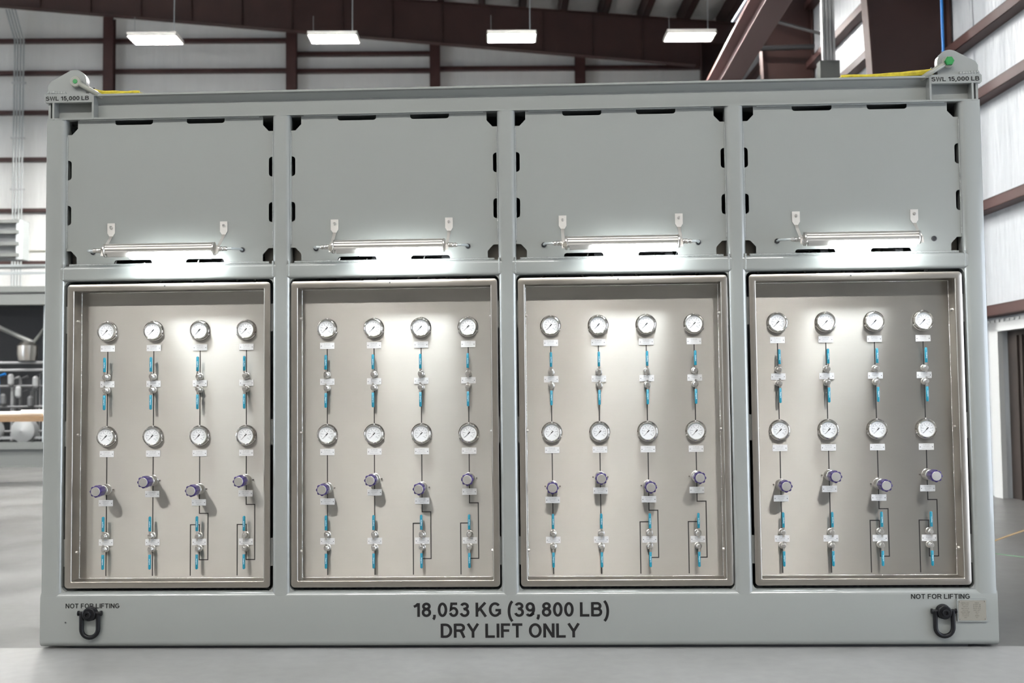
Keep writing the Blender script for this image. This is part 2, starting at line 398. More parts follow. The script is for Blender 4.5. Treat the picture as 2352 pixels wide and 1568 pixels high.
# roof
R = [[(UL - .2, v, roof_z(UL) + .55), (UW + .3, v, roof_z(UW) + .55), (UW + .3, v, roof_z(UW) + .75), (UL - .2, v, roof_z(UL) + .75)] for v in (VF, VB + .2)]
ce = hobj(MB().rings(R), 'ceiling', M['insul']); tag(ce, 'sloping roof with white insulation sagging between purlins', 'ceiling', kind='structure')
for i in range(12):
    u = 5.83 - 1.02 * i
    p = MB().box(u - .012, u, 20.5, VB, roof_z(u) + .02, roof_z(u) + .5).box(u - .012, u + .16, 20.5, VB, roof_z(u) + .02, roof_z(u) + .03)
    p.build('purlin', M['maroon_dk'], ce)
    if i < 9:   # sagging insulation between two purlins
        q = []
        for k in range(7):
            t = k / 6; uu = u - 1.02 * t; q.append((uu, roof_z(uu) + .5 - .22 * 4 * t * (1 - t)))
        n = len(q); s = MB(); s.add([(a, 20.5, b) for a, b in q] + [(a, VB, b) for a, b in q], [(k, k + 1, n + k + 1, n + k) for k in range(n - 1)])
        s.build('insulation', M['insul'], ce)

# portal frames: column on the right wall and rafter
def portal(v, label, x_base, x_top, zt, raft=True):
    t = empty('portal_frame', H(0, v, 0), PHI); tag(t, label, 'steel frame', 'red oxide portal frames')
    m = M['maroon_dk']
    b = MB()
    # tapered web + flanges (front flange edge seen as a thin strip)
    b.prism([(x_base, 0), (UW - .02, 0), (UW - .02, zt), (x_top, zt)], -.006, .006)
    b.prism([(x_base - .012, 0), (x_base + .012, 0), (x_top + .012, zt), (x_top - .012, zt)], -.11, .11)
    b.box(UW - .044, UW - .02, -.11, .11, 0, zt)
    b.box(x_top, UW - .05, -.10, .10, zt - .02, zt)
    b.build('column', m, t)
    if raft:
        r = MB(); u0 = UL
        top = lambda u: 10.454 - .0775 * (u - 5.17); bot = lambda u: 9.33 - .0925 * (u - 5.15)
        r.prism([(u0, bot(u0)), (UW - .02, bot(UW)), (UW - .02, top(UW)), (u0, top(u0))], -.006, .006)
        r.prism([(u0, bot(u0)), (5.0, bot(5.0)), (5.0, bot(5.0) + .02), (u0, bot(u0) + .02)], -.11, .11)
        r.prism([(u0, top(u0) - .02), (UW, top(UW) - .02), (UW, top(UW)), (u0, top(u0))], -.11, .11)
        for i in range(14):
            u = 3.7 - 1.22 * i
            r.box(u - .006, u + .006, -.06, -.006, bot(u) + .02, top(u) - .02)
        r.build('rafter', m, t)
    return t
portal(14.2, 'nearest dark red tapered steel column against the right side wall', 5.30, 4.80, 9.9)
portal(20.3, 'middle dark red steel column beside the diagonal crane beam', 5.35, 5.05, 9.9)
portal(26.3, 'farthest dark red portal frame whose deep rafter crosses the top of view', 5.14, 5.14, 9.9)
# end wall posts
for x, lab in ((-9.66, 'red end wall column, leftmost of the four'), (-5.06, 'red end wall column, second from the left'),
               (-1.43, 'red end wall column, third from the left'), (2.26, 'red end wall column, rightmost of the four')):
    t = empty('steel_column', H(x, VB - .38, 0), PHI); tag(t, lab, 'column', 'end wall columns')
    w = .13
    MB().box(-w, w, -.01, .0, 0, 11).box(-.005, .005, 0, .19, 0, 11).box(-w, w, .17, .18, 0, 11).build('flange_column', M['maroon'], t)
# crane runway beam
t = empty('crane_beam', H(0, 0, 0), PHI); tag(t, 'long overhead crane runway beam slanting down to the right of the hanging lamps', 'beam')
def uc(v): return 4.477 + (v - 20) * .041
b = MB()
for (da, dz0, dz1, w) in ((0, 7.15, 7.17, .20), (0, 7.60, 7.62, .20), (0, 7.17, 7.60, .006)):
    b.rings([[(uc(v) - w, v, dz0), (uc(v) + w, v, dz0), (uc(v) + w, v, dz1), (uc(v) - w, v, dz1)] for v in (6, 26)])
b.build('beam', mat('crane_beam_paint', (.085, .05, .05), .8), t)
b = MB()
b.rings([[(uc(v) - .19, v, 7.62), (uc(v) - .14, v, 7.62), (uc(v) - .14, v, 7.67), (uc(v) - .19, v, 7.67)] for v in (6, 26)])
b.build('rail', M['maroon'], t)
for v in (14.2, 20.3):
    MB().box(uc(v) - .15, 5.3, v - .08, v + .08, 6.95, 7.14).build('bracket', M['maroon_dk'], t)
# braces near the middle column
t = MB().tube([(5.1, 20.0, 8.3), (6.0, 19.3, 7.75)], .03, 8).tube([(4.9, 20.0, 7.72), (6.0, 19.9, 7.72)], .05, 8).build('wall_brace', M['rubber'])
t.matrix_world = HM.copy(); tag(t, 'thin dark bracing rods on the middle steel column', 'brace')
# white ribbed duct on grey post
t = empty('service_post', H(5.5, 17.5, 0), PHI); tag(t, 'grey steel post carrying a ribbed white riser near the right wall', 'post')
MB().box(-.16, .16, -.10, .10, 0, 6.68).build('post', M['bgpaint'], t)
MB().box(-.30, -.16, -.02, .10, 0, 6.40).build('back_plate', M['galv'], t)
d = MB()
for k in range(4): d.box(-.10 + .055 * k, -.06 + .055 * k, -.06, .0, 6.68, 10.2)
d.box(-.10, .11, -.03, .03, 6.68, 10.2); d.build('riser', M['whitep'], t)
# blue air hose on the near column
t = MB().tube([(5.70, 13.5, 7.4), (5.71, 13.5, 5.0), (5.70, 13.5, 2.6)], .018, 8).build('air_hose', M['pipe_blue']); t.matrix_world = HM.copy()
tag(t, 'bright blue air hose hanging down the nearest red column', 'hose')
# door in right wall
d = empty('door_1', H(UW, 12.1, 0), PHI); d['kind'] = 'structure'; tag(d, 'brown industrial door in a white ribbed frame in the right wall', 'door')
f = MB().box(-.06, .02, .90, 1.12, 0, 2.12).box(-.06, .02, -1.12, -.90, 0, 2.12).box(-.06, .02, -1.12, 1.12, 1.99, 2.14)
for k in range(18): f.box(-.075, -.06, 1.10 - .125 * k - .03, 1.10 - .125 * k + .03, 2.10, 2.13)
f.build('door_frame', M['whitep'], d)
l = MB().box(.06, .10, -.90, .90, 0, 1.99)
for y in (.62, .50, .18, -.05, -.40): l.box(.035, .06, y, y + .03, 0, 1.93)
l.build('door_leaf', M['brown'], d)
MB().box(.02, .05, .20, .215, .05, 1.9).build('door_edge_trim', M['galv'], d)

# high bay lamps
def high_bay(u, v, z=8.29):
    t = empty('high_bay_light', H(u, v, z), PHI)
    h = MB().box(-.475, .475, -.25, .25, .015, .07).box(-.485, -.455, -.26, .26, -.012, .03).box(.455, .485, -.26, .26, -.012, .03)
    h.box(-.485, .485, -.26, -.245, -.012, .03).box(-.485, .485, .245, .26, -.012, .03)
    h.build('housing', M['lamphouse'], t)
    MB().box(-.455, .455, -.245, .245, -.004, .014).build('lens', M['bay'], t)
    MB().tube([(.36, 0, .07), (.36, 0, .55), (.38, 0, 1.9)], .008, 6).tube([(-.4, 0, .07), (-.4, 0, .45)], .004, 5).build('hanging_cord', M['galv'], t)
    return t
lamp0 = high_bay(-6.515, 21); snap(lamp0)
G = 'high bay lights in the row before the far rafter'
tag(lamp0, 'lit high bay light over the left end, leftmost of the four lamps', 'ceiling light', G)
for u, lab in ((-3.057, 'lit high bay light, second of the four lamps from the left'), (.403, 'lit high bay light, third of the four lamps from the left'),
               (3.89, 'lit high bay light nearest the slanting crane beam, rightmost of the four')):
    tag(dup(lamp0, H(u, 21, 8.29)), lab, 'ceiling light', G)
for v, us in ((17.8, (-13.5, -10.0, -6.515, -3.057, .403, 2.9)), (13.5, (-13.5, -10.0, -6.515, -3.057, .403)), (-3.2, (-9.5, -6.2, -3.0, .2, 3.2))):  # unseen lamp rows added to brighten the end wall, floor and skid
    for u in us:
        tag(dup(lamp0, H(u, v, 8.6)), 'lit high bay light added out of view over the hall', 'ceiling light', 'high bay lights added out of view')

# left background: conduits, unit heater, pipes, second skid, bench
t = empty('conduit_bundle', H(-11.88, 27.3, 0), PHI); tag(t, 'bundle of four thin vertical conduits on the end wall at far left', 'conduit')
for x in (-.11, -.04, .035, .11):
    MB().tube([(x, 0, 2.5), (x, 0, 10.4), (x - .1, -.3, 11.1)], .022, 6).build('conduit', M['galv'], t)
c = MB()
for z in (5.2, 6.6, 7.9, 9.3): c.box(-.17, .17, -.03, .03, z, z + .04)
c.build('clamp_strap', M['whitep'], t)
t = empty('unit_heater', H(-9.95, 22.3, 4.2), PHI); tag(t, 'white framed louvred unit heater high up at the left edge', 'heater')
MB().box(.24, .37, -.02, .3, 0, .80).build('side_panel', M['galv'], t)
s = MB()
for z in (.05, .28, .52, .74): s.box(-.7, .30, -.05, .10, z, z + .07)
s.build('louvres', M['bgpaint'], t)
MB().box(-.7, .26, .12, .3, 0, .8).build('case', M['dimgalv'], t)
t = empty('wall_pipe', H(-11, 24.0, 4.6), PHI); tag(t, 'thin horizontal pipe crossing just under the unit heater', 'pipe')
MB().tube([(-8, 0, 0), (12, 0, 0)], .03, 8).build('pipe', M['shackle'], t)
t = empty('cable_tray', H(-11, 23.6, 4.2), PHI); tag(t, 'pale horizontal cable tray below the thin pipe at far left', 'tray')
MB().box(-8, 12, 0, .3, 0, .03).box(-8, 12, 0, .02, 0, .06).box(-8, 12, 0, .02, -.16, -.10).build('rails', M['galv'], t)

t = empty('distant_skid', H(-8.5, 21.95, 0), PHI); tag(t, 'grey framed equipment skid standing far behind at the left', 'skid')
S2 = M['bgpaint']
MB().box(-6, 2, 0, .2, .36, .40).box(-6, 2, .06, .08, .03, .37).box(-6, 2, 0, .2, .0, .03).box(-6, 2, 0, .08, .40, .50).build('base_beam', S2, t)
MB().box(-6, 2, 0, .2, 3.24, 3.45).box(-6, 2, -.02, .2, 3.49, 3.61).box(-6, 2, .05, .2, 3.45, 3.49).build('top_beam', S2, t)
for x in (-.42, -4.2): MB().box(x, x + .17, 0, .2, .4, 3.25).build('post', S2, t)
MB().box(-.62, -.47, .3, .42, .4, 3.25).build('inner_post', M['galv'], t)
MB().box(-6, 2, 2.3, 2.35, 0, 3.5).box(-6, 2, 0, 2.3, 3.46, 3.48).build('backing', M['darkbay'], t)
MB().tube([(-2.2, .5, 3.1), (-.9, .5, 2.5)], .05, 8).tube([(-.9, .5, 2.5), (-.45, .5, 3.1)], .035, 8).build('brace', S2, t)
MB().lathe([(0, -.2), (.17, -.18), (.20, -.05), (.20, .12), (.13, .2), (0, .22)], (-1.02, .5, 2.32), 16, 'z').build('filter_housing', M['steel'], t)
for i in range(44):
    x = -3.3 + (i % 30) * .09 + random.uniform(-.04, .04); y = .6 + random.random() * .8; z1 = random.uniform(1.0, 2.1)
    MB().tube([(x, y, .5), (x, y, z1), (x + .15, y, z1 + .05)], .012 + .010 * (i % 3), 6).build('tubing', (M['dimsteel'], M['dimgalv'], M['pipe_blue'])[2 if i == 17 else (1 if i % 4 == 0 else 0)], t)
for z in (.7, 1.2, 1.62, 1.95, 2.1):
    MB().tube([(-4, .55, z), (-.65, .55, z)], .03, 6).build('header_pipe', M['dimgalv'] if z > 1.9 else M['dimsteel'], t)
for i, (x, z) in enumerate(((-1.5, 1.35), (-1.2, 1.5), (-.95, 1.3), (-1.35, 1.75), (-1.7, 1.65), (-.85, 1.7))):
    MB().lathe([(.03, -.12), (.06, -.08), (.06, .08), (.03, .12)], (x, .5, z), 10, 'z').build('valve_body', M['dimgalv'] if i % 2 else M['dimsteel'], t)
for x in (-1.05, -1.75): MB().lathe([(0, -.2), (.24, -.12), (.27, 0), (.24, .12), (0, .2)], (x, .5, .72), 16, 'y').build('vessel', M['dimgalv'], t)
MB().box(-3, -.6, .45, .5, .55, .6).build('shelf_rail', M['dimgalv'], t)

t = empty('workbench', H(-7.9, 17.0, 0), PHI); tag(t, 'wooden topped workbench standing in front of the distant skid', 'table')
MB().box(-1.6, 1.1, 0, .8, .98, 1.065).build('tabletop', M['wood'], t)
for x in (-1.5, .95): MB().box(x, x + .08, .1, .18, 0, .98).build('leg', M['bgpaint'], t)
for x in (-1.5, .95): MB().box(x, x + .08, .62, .70, 0, .98).build('leg', M['bgpaint'], t)
for (x, y, l, r, a, lab) in ((-7.22, 17.25, .17, .045, 0.1, 'short cream paper roll lying on the workbench'), (-7.75, 17.3, .34, .035, -.05, 'long white paper roll at the left end of the workbench')):
    o = MB().lathe([(r * .5, -l), (r, -l), (r, l), (r * .5, l)], (0, 0, 0), 16, 'x').build('paper_roll', M['paper'])
    o.location = H(x, y, 1.066 + r); o.rotation_euler = (0, 0, PHI + a); tag(o, lab, 'roll', 'rolls on the workbench')
# floor tapes on the right
for (a, b_, m, lab) in (((4.184, 9.224), (6.05, 11.4), 'tan', 'tan line taped diagonally on the floor at the right'), ((2.0, 9.8), (6.05, 5.2), 'grn', 'green line taped on the floor at the right')):
    p = Vector((*a, 0)); q = Vector((*b_, 0)); 
    if m == 'grn': p, q = Vector((3.4, 9.31, 0)), Vector((5.2, 6.35, 0))
    dv = (q - p).normalized(); nrm = Vector((-dv.y, dv.x, 0)) * .018
    if m == 'tan': p = p - dv * 3
    o = MB().rings([[p + nrm, p - nrm, p - nrm + Vector((0, 0, .001)), p + nrm + Vector((0, 0, .001))], [q + nrm, q - nrm, q - nrm + Vector((0, 0, .001)), q + nrm + Vector((0, 0, .001))]]).build('floor_tape', M[m], smooth=False)
    o.matrix_world = HM.copy(); tag(o, lab, 'floor marking', 'taped floor lines')

# ================================================================== THE SKID
XO = 2.386; ZT = 2.84; YF = -.010
OPEN = ((-2.282, -1.2025), (-1.111, -.0455), (.0455, 1.111), (1.2025, 2.280))
ZB, ZM0, ZM1, ZU = .288, 1.866, 1.946, 2.708
D = 2.3
sk = empty('equipment_skid', (0, 0, 0)); tag(sk, 'huge grey painted steel skid frame filling the picture, lettered 18,053 KG', 'skid')
P = M['paint']
# bottom beam: deep front tube with rounded top and bottom edges
def rtube_x(z0, z1, y0, y1, r, x0, x1):
    hy = (y1 - y0) / 2; hz = (z1 - z0) / 2
    return rrect(hy, hz, r, 6, ((y0 + y1) / 2, (z0 + z1) / 2)), x0, x1
o, a, b_ = rtube_x(.012, ZB, YF, .14, .030, -XO, XO)
MB().profx(o, a, b_).build('bottom_beam', P, sk)
MB().box(-2.25, 2.25, .03, .12, 0, .014).build('skid_shoe', M['rubber'], sk)
# end chamfer gussets give the rounded lower corners of the beam ends
# posts
posts = ((-XO, OPEN[0][0]), (OPEN[0][1], OPEN[1][0]), (OPEN[1][1], OPEN[2][0]), (OPEN[2][1], OPEN[3][0]), (OPEN[3][1], XO))
for x0, x1 in posts:
    hw = (x1 - x0) / 2
    ol = [(a, b) for a, b in rrect(hw, .05, .026, 6, ((x0 + x1) / 2, YF + .0506))]
    so = -1 if x0 < -2.3 else (1 if x1 > 2.3 else 0)
    if so:      # the end posts keep a tighter outer corner
        xe = (x0 + x1) / 2 + so * hw; c_ = (x0 + x1) / 2
        ol = [((xe - (xe - a) * .3) if (a - c_) * so > hw - .027 else a, b) for a, b in ol]
    MB().profz(ol, ZB - .08, ZU + .006).build('post', P, sk)
for x0, x1 in OPEN:
    o, a, b_ = rtube_x(ZM0, ZM1, YF + .001, .085, .018, x0 - .02, x1 + .02)
    MB().profx(o, a, b_).build('middle_rail', P, sk)
# weld fillets at the rail ends and along the bottom corners
def bead(x0, z0, x1, z1, y=YF + .012, r=.006):
    n = max(4, int(math.hypot(x1 - x0, z1 - z0) / .02)); pts = []; rr = []
    for i in range(n + 1):
        t_ = i / n; pts.append((x0 + (x1 - x0) * t_, y, z0 + (z1 - z0) * t_)); rr.append(r * random.uniform(.92, 1.08))
    return MB().tube(pts, rr, 8)
for x0, x1 in OPEN:
    for s, x in ((1, x0), (-1, x1)):
        # small curved fillets closing the opening corners
        for zc_, q_ in ((ZB, 1), (ZM0, -1)):
            rr_ = .024; o = [(x - .006 * s, zc_ - .006 * q_)]
            for k in range(9):
                a = (PI / 2) * k / 8; o.append((x + s * rr_ * (1 - math.sin(a)), zc_ + q_ * rr_ * (1 - math.cos(a))))
            MB().prism(o, .006, .030).build('weld_fillet', M['paint'], sk)
        bead(x - .004 * s, ZM0 + .01, x - .004 * s, ZM1 + .01, YF + .004, .005).build('weld_bead', M['weld'], sk)
        bead(x, ZM1 + .095, x, ZU - .085, .014, .0045).build('weld_bead', M['weld'], sk)
    bead(x0 + .02, ZM1 + .004, x1 - .02, ZM1 + .004, .012, .0075).build('weld_bead', M['weld'], sk)
    bead(x0 + .07, ZU - .001, x1 - .07, ZU - .001, .006, .004).build('weld_bead', M['weld'], sk)
# top beam (rolled section, flanges towards the viewer)
MB().box(-XO + .014, XO - .014, .045, .055, ZU, ZT - .006).box(-XO + .014, XO - .014, YF, .12, ZU, ZU + .009)\
    .box(-XO + .014, XO - .014, YF, .12, ZT - .010, ZT).build('top_beam', P, sk)
# sloped fillet under the top flange
MB().profx([(YF + .03, ZT - .010), (.046, ZT - .010), (.046, ZT - .036)], -XO + .25, XO - .25).build('flange_fillet', P, sk)
for s in (-1, 1):
    g = MB().prism([(s * 2.142, 2.798), (s * 2.389, 2.798), (s * 2.393, 2.803), (s * 2.393, 2.836), (s * 2.386, 2.843), (s * 2.142, 2.843)], YF - .004, YF + .02)
    g.build('lettered_end_plate', P, sk)
    for x in (2.347, 2.139): MB().box(s * x - .005, s * x + .005, YF - .002, .05, ZU, ZT - .004).build('stiffener', P, sk)
    MB().box(s * 2.372 - .006, s * 2.372 + .006, .0, .05, ZU, ZT - .004).build('stiffener', P, sk)
    # pad eye
    cx, cz, r = s * 2.243, 2.912, .062
    pts = [(s * 2.383, 2.838), (s * 2.383, 2.893), (s * 2.370, 2.914)]
    a0, a1 = math.radians(56), math.radians(-10)
    for k in range(13):
        a = math.radians(122) + (math.radians(-12) - math.radians(122)) * (k / 12)
        pts.append((cx - s * r * math.cos(a) * -1 * -1 if False else cx - s * r * math.cos(PI - a) * -1 * -1, cz + r * math.sin(a)))
    pts = pts[:3] + [(cx + s * r * math.cos(math.radians(58 + 130 * k / 12)), cz + r * math.sin(math.radians(58 + 130 * k / 12))) for k in range(13)] + [(s * 2.181, 2.838)]
    MB().prism(pts, .004, .044).build('lifting_lug', P, sk)
    w = MB()
    for k in range(7): w.lathe([(0, -.012), (.012, -.006), (.014, 0), (.012, .006), (0, .012)], (s * (2.378 - .014 * k), .004, 2.848 + .004 * (k < 3)), 8, 'x')
    w.build('weld_bead', M['weld'], sk)
# blank upper sheets with edge slots
SHEETY = .016
for bi, (x0, x1) in enumerate(OPEN):
    xc = (x0 + x1) / 2; hw = (x1 - x0) / 2 + .012; zb, zt = ZM1 - .012, ZU + .004
    L, Rr, Bm, T = xc - hw, xc + hw, zb, zt
    cs = .066                      # corner cut-out
    def notch_h(xm, z, d, half=.1, dirn=1):
        r = .015; out = [(xm - half, z)]
        for k in range(7): a = PI - (PI / 2) * k / 6; out.append((xm - half + r + r * math.cos(a), z + d - r + r * math.sin(a)))
        for k in range(7): a = PI / 2 - (PI / 2) * k / 6; out.append((xm + half - r + r * math.cos(a), z + d - r + r * math.sin(a)))
        out.append((xm + half, z))
        return out if dirn == 1 else out[::-1]
    pts = []
    # bottom edge, left to right
    pts += [(L + .028, Bm + .082), (L + .056, Bm + .082 - .030)] if False else []
    pts += [(L, Bm + .092), (L + .036, Bm + .092), (L + cs, Bm + .060), (L + cs, Bm)]
    for xm in (xc - .190, xc + .186): pts += notch_h(xm, Bm, .042)
    pts += [(Rr - cs, Bm), (Rr - cs, Bm + .060), (Rr - .036, Bm + .092), (Rr, Bm + .092)]
    def notch_v(zm, x, d, s):
        half = .051; r = .016; q = 1 if d > 0 else -1; out = [(x, zm - half)]
        for k in range(7): a = -PI / 2 + (PI / 2) * k / 6; out.append((x + d - q * r + q * r * math.cos(a), zm - half + r + r * math.sin(a)))
        for k in range(7): a = (PI / 2) * k / 6; out.append((x + d - q * r + q * r * math.cos(a), zm + half - r + r * math.sin(a)))
        out.append((x, zm + half))
        return out if s > 0 else out[::-1]
    for zm in (2.212, 2.448): pts += notch_v(zm, Rr, -.035, 1)
    pts += [(Rr, T - .078), (Rr - .036, T - .078), (Rr - cs, T - .046), (Rr - cs, T)]
    for xm in (xc + .186, xc - .190):
        n_ = notch_h(xm, 0, .031); pts += [(x, T - z) for x, z in n_][::-1]
    pts += [(L + cs, T), (L + cs, T - .046), (L + .036, T - .078), (L, T - .078)]
    for zm in (2.448, 2.212): pts += notch_v(zm, L, .035, -1)
    MB().prism(pts, SHEETY, SHEETY + .006).build('blank_sheet', P, sk)
# lettering
def sk_text(txt, x, z, w, cap, weight=1.0, y=YF - .0012):
    m_ = MB(); stroke_text(m_, txt, x, y, z, w, cap, weight)
    return m_.build('lettering', M['letter'], sk, smooth=False)
sk_text('18,053 KG (39,800 LB)', .001, .1585, .975, .0695, 1.2)
sk_text('DRY LIFT ONLY', -.005, .0555, .690, .0690, 1.2)
sk_text('NOT FOR LIFTING', -2.116, .2065, .276, .0235, 1.15)
sk_text('NOT FOR LIFTING', 2.109, .2385, .284, .0235, 1.15)
sk_text('SWL 15,000 LB', -2.272, 2.8085, .226, .0215, 1.25, YF - .0052)
sk_text('SWL 15,000 LB', 2.262, 2.8085, .236, .0215, 1.25, YF - .0052)
MB().lathe([(.0075, 0), (.0065, .0015), (.0040, .0015), (.0035, .0)], (-2.254, YF, .135), 16).build('plug_rim', M['weld'], sk)
MB().lathe([(0, .0), (.0045, .0012), (0, .0014)], (-2.254, YF, .135), 12).build('plug_hole', M['ink'], sk)
# rest of the frame and dark interior
for x in (-XO, XO - .10):
    MB().box(x, x + .10, D - .1, D, 0, ZT).build('rear_post', P, sk)
    MB().box(x, x + .10, .08, D - .1, .02, .28).build('side_beam', P, sk)
    MB().box(x, x + .10, .08, D - .1, ZU, ZT).build('side_beam', P, sk)
    MB().box(x + .045, x + .055, .08, D - .1, .28, ZU).build('side_sheet', P, sk)
MB().box(-XO, XO, D - .1, D, .02, .28).build('rear_beam', P, sk)
MB().box(-XO, XO, D - .1, D, ZU, ZT).build('rear_beam', P, sk)
MB().box(-XO + .1, XO - .1, D - .06, D - .05, .28, ZU).build('rear_sheet', M['dark_paint'], sk)
MB().box(-XO + .05, XO - .05, .12, D - .05, ZT - .05, ZT - .04).build('roof_sheet', M['dark_paint'], sk)
MB().box(-XO + .05, XO - .05, .14, D - .05, .24, .25).build('deck_plate', M['dark_paint'], sk)
# tabs in the gaps beside the trays and tubing seen through the gaps
for x0, x1 in OPEN:
    for x, s in ((x0, 1), (x1, -1)):
        for (z0, z1) in ((.41, .55), (1.02, 1.15), (1.60, 1.74)):
            MB().box(min(x, x + .02 * s), max(x, x + .02 * s), .022, .030, z0, z1).build('mounting_tab', P, sk)
for bi, (x0, x1) in enumerate(OPEN):
    for i in range(9):
        x = x0 + .08 + (x1 - x0 - .16) * (i + random.random() * .6) / 9; y = random.uniform(.13, .22)
        MB().tube([(x, y, 1.5), (x, y, 1.868 + .03 * random.random()), (x + .03, y, 1.99)], .006, 8)\
            .lathe([(.006, -.02), (.011, -.016), (.011, .016), (.006, .02)], (x, y, 1.868), 6, 'z').build('tubing', M['pipe'], sk)
    MB().tube([(x0 + .05, .16, 1.992), (x1 - .05, .16, 1.992)], .008, 8).build('tubing', M['pipe'], sk)
    MB().box(x0 + .40, x0 + .44, .12, .20, 1.96, 2.03).box(x1 - .30, x1 - .26, .12, .20, 1.96, 2.03).build('tube_clamp', M['rubber'], sk)
    for xx, s in ((x0 + .03, 1), (x1 - .03, -1)):
        MB().box(xx - .035, xx + .035, .10, .105, 1.90, 2.06).build('slotted_bracket', M['plate'], sk)
    n = 26; c = MB()
    for i in range(n):
        x = x0 + .03 + (x1 - x0 - .06) * i / (n - 1); c.lathe([(.004, -.02), (.010, -.012), (.010, .012), (.004, .02)], (x, .06, .283), 6, 'x')
    c.build('cable_chain', M['rubber'], sk)

# ------------------------------------------------------------------ control panels (stainless trays)
PX = (-1.740, -.579, .579, 1.740); PZ = 1.077; HW, HH = .5265, .773
YP = .098
PN = ('far left panel', 'second panel from left', 'third panel from left', 'far right panel')
COLX = (-.3655, -.1220, .1220, .3655)
GX = (-1.7285, -.5755, .5805, 1.7335)
def tray(name):
    t = empty(name, (0, 0, 0))
    prof = [(0, .010, .018), (0, .0006, .018), (.001, 0, .018), (.029, 0, .004), (.0315, .0010, .004), (.0335, .0035, .004), (.0342, .007, .004), (.0342, YP, .004)]
    R_ = []
    for ins, y, r in prof:
        R_.append([(x, y, z) for x, z in rrect(HW - ins, HH - ins, max(r, .003), 5)])
    MB().rings(R_, True, False, False).build('tray', M['trayv'], t, ang=30)
    w, h = HW - .0342, HH - .0342
    MB().box(-w, w, YP, YP + .004, -h, h).build('back_plate', M['panel'], t)
    s_ = MB(); e = .0025
    for (a, b__) in (((-w, -h), (w, -h)), ((w, -h), (w, h)), ((w, h), (-w, h)), ((-w, h), (-w, -h))):
        n = int(math.hypot(b__[0] - a[0], b__[1] - a[1]) / .012)
        s_.tube([(a[0] + (b__[0] - a[0]) * i / n, YP - .001, a[1] + (b__[1] - a[1]) * i / n) for i in range(n + 1)], [random.uniform(.0012, .0030) for i in range(n + 1)], 6)
    s_.build('seam_weld', M['seam'], t)
    for s in (-1, 1):
        for z in (.585, .0, -.60):
            MB().lathe([(.009, 0), (.009, -.003 * s), (.008, -.010 * s), (0, -.012 * s)], (s * w, .055, z), 6, 'x').build('side_bolt', M['steel'], t)
    MB().lathe([(0, .0004), (.004, .0006), (0, .0008)], (-.02, 0, HH - .013), 10).build('rim_hole', M['ink'], t)
    return t
def strip(mb, x, z0, z1): mb.box(x - .0026, x + .0026, YP - .0008, YP, z0, z1)
def hstrip(mb, x0, x1, z): mb.box(min(x0, x1) - .0026, max(x0, x1) + .0026, YP - .0008, YP, z - .0026, z + .0026)
RZ = (.794, .839, .794, .839)      # regulator heights
TZ = {0: 1.524, 1: 1.338, 2: .977, 4: .522}
def tag_plate(parent, x, z, lines):
    p = MB().box(x - .0370, x + .0370, YP - .0030, YP - .0008, z - .0160, z + .0160).build('tag_plate', M['tag'], parent)
    m_ = MB()
    hs = ((.0075, .0062, -.0) if True else 0)
    zz = (.0092, .0004, -.0085); ww = (.043, .036, None)
    for i, l in enumerate(lines):
        w = (.0040 * len(l) * .9 if i == 0 else .0034 * len(l)) if i < 2 else .00245 * len(l)
        add_text(m_, l, x, YP - .0033, z + zz[i], min(w, .062), None, 0.0, 1)
    m_.build('lettering', M['tagink'], p, smooth=False)
    s_ = MB()
    for s in (-1, 1): s_.lathe([(.0025, 0), (.0022, .0008), (0, .0010)], (x + s * .0305, YP - .0030, z - .001), 6)
    s_.build('screws', M['dink'], p)
for pi in range(4):
    t = tray('control_panel'); t.location = (PX[pi], 0, PZ)
    tag(t, 'recessed brushed stainless steel control panel with gauges and valves, ' + PN[pi].replace(' panel', ' bay').replace('bay from left', 'bay from left'), 'control panel', 'stainless control panels in the skid bays')
    ox = GX[pi] - PX[pi]
    # parts below are given in world z, so shift them into the panel's frame
    holder = []
    for ci in range(4):
        x = ox + COLX[ci]; rz = RZ[ci]; q = lambda z: z - PZ
        l = MB()
        strip(l, x, q(1.374), q(1.510)); strip(l, x, q(1.07), q(1.306)); strip(l, x, q(rz), q(.98))
        zb_ = .350
        if ci < 2:
            strip(l, x, q(.556), q(rz)); strip(l, x, q(zb_), q(.490))
        else:
            zh = .668 if ci == 2 else .712
            strip(l, x, q(zh), q(rz)); hstrip(l, x, x + .0445, q(zh)); strip(l, x + .0445, q(.431), q(zh)); hstrip(l, x, x + .0445, q(.431)); strip(l, x, q(.431), q(.49))
            hstrip(l, x - .0465, x, q(.610)); strip(l, x, q(.556), q(.610)); strip(l, x - .0465, q(zb_), q(.610))
        l.build('flow_line', M['line'], t, smooth=False)
        n = '%d' % (pi + 2); L_ = 'ABCD'[ci]; hp_ = ('HHP1', 'HHP2', 'HLP1', 'HLP2')[ci]; u_ = 'HDU%d-%s' % (pi + 2, hp_)
        tag_plate(t, x, q(TZ[0]), ('PI-4402%s%s' % (n, L_), u_, 'Outlet Pressure'))
        tag_plate(t, x, q(TZ[1]), (u_, 'Regulator', 'Downstream Isolation Valve'))
        tag_plate(t, x, q(TZ[2]), ('PI-4402%s%s' % (n, L_), u_, 'Regulated Pressure'))
        tag_plate(t, x - (.003 if pi == 0 else 0), q(rz - .070), ('PCV-4402%s%s' % (n, L_), u_, 'Regulator'))
        tag_plate(t, x, q(TZ[4]), (u_, 'Regulator', 'Upstream Isolation Valve'))

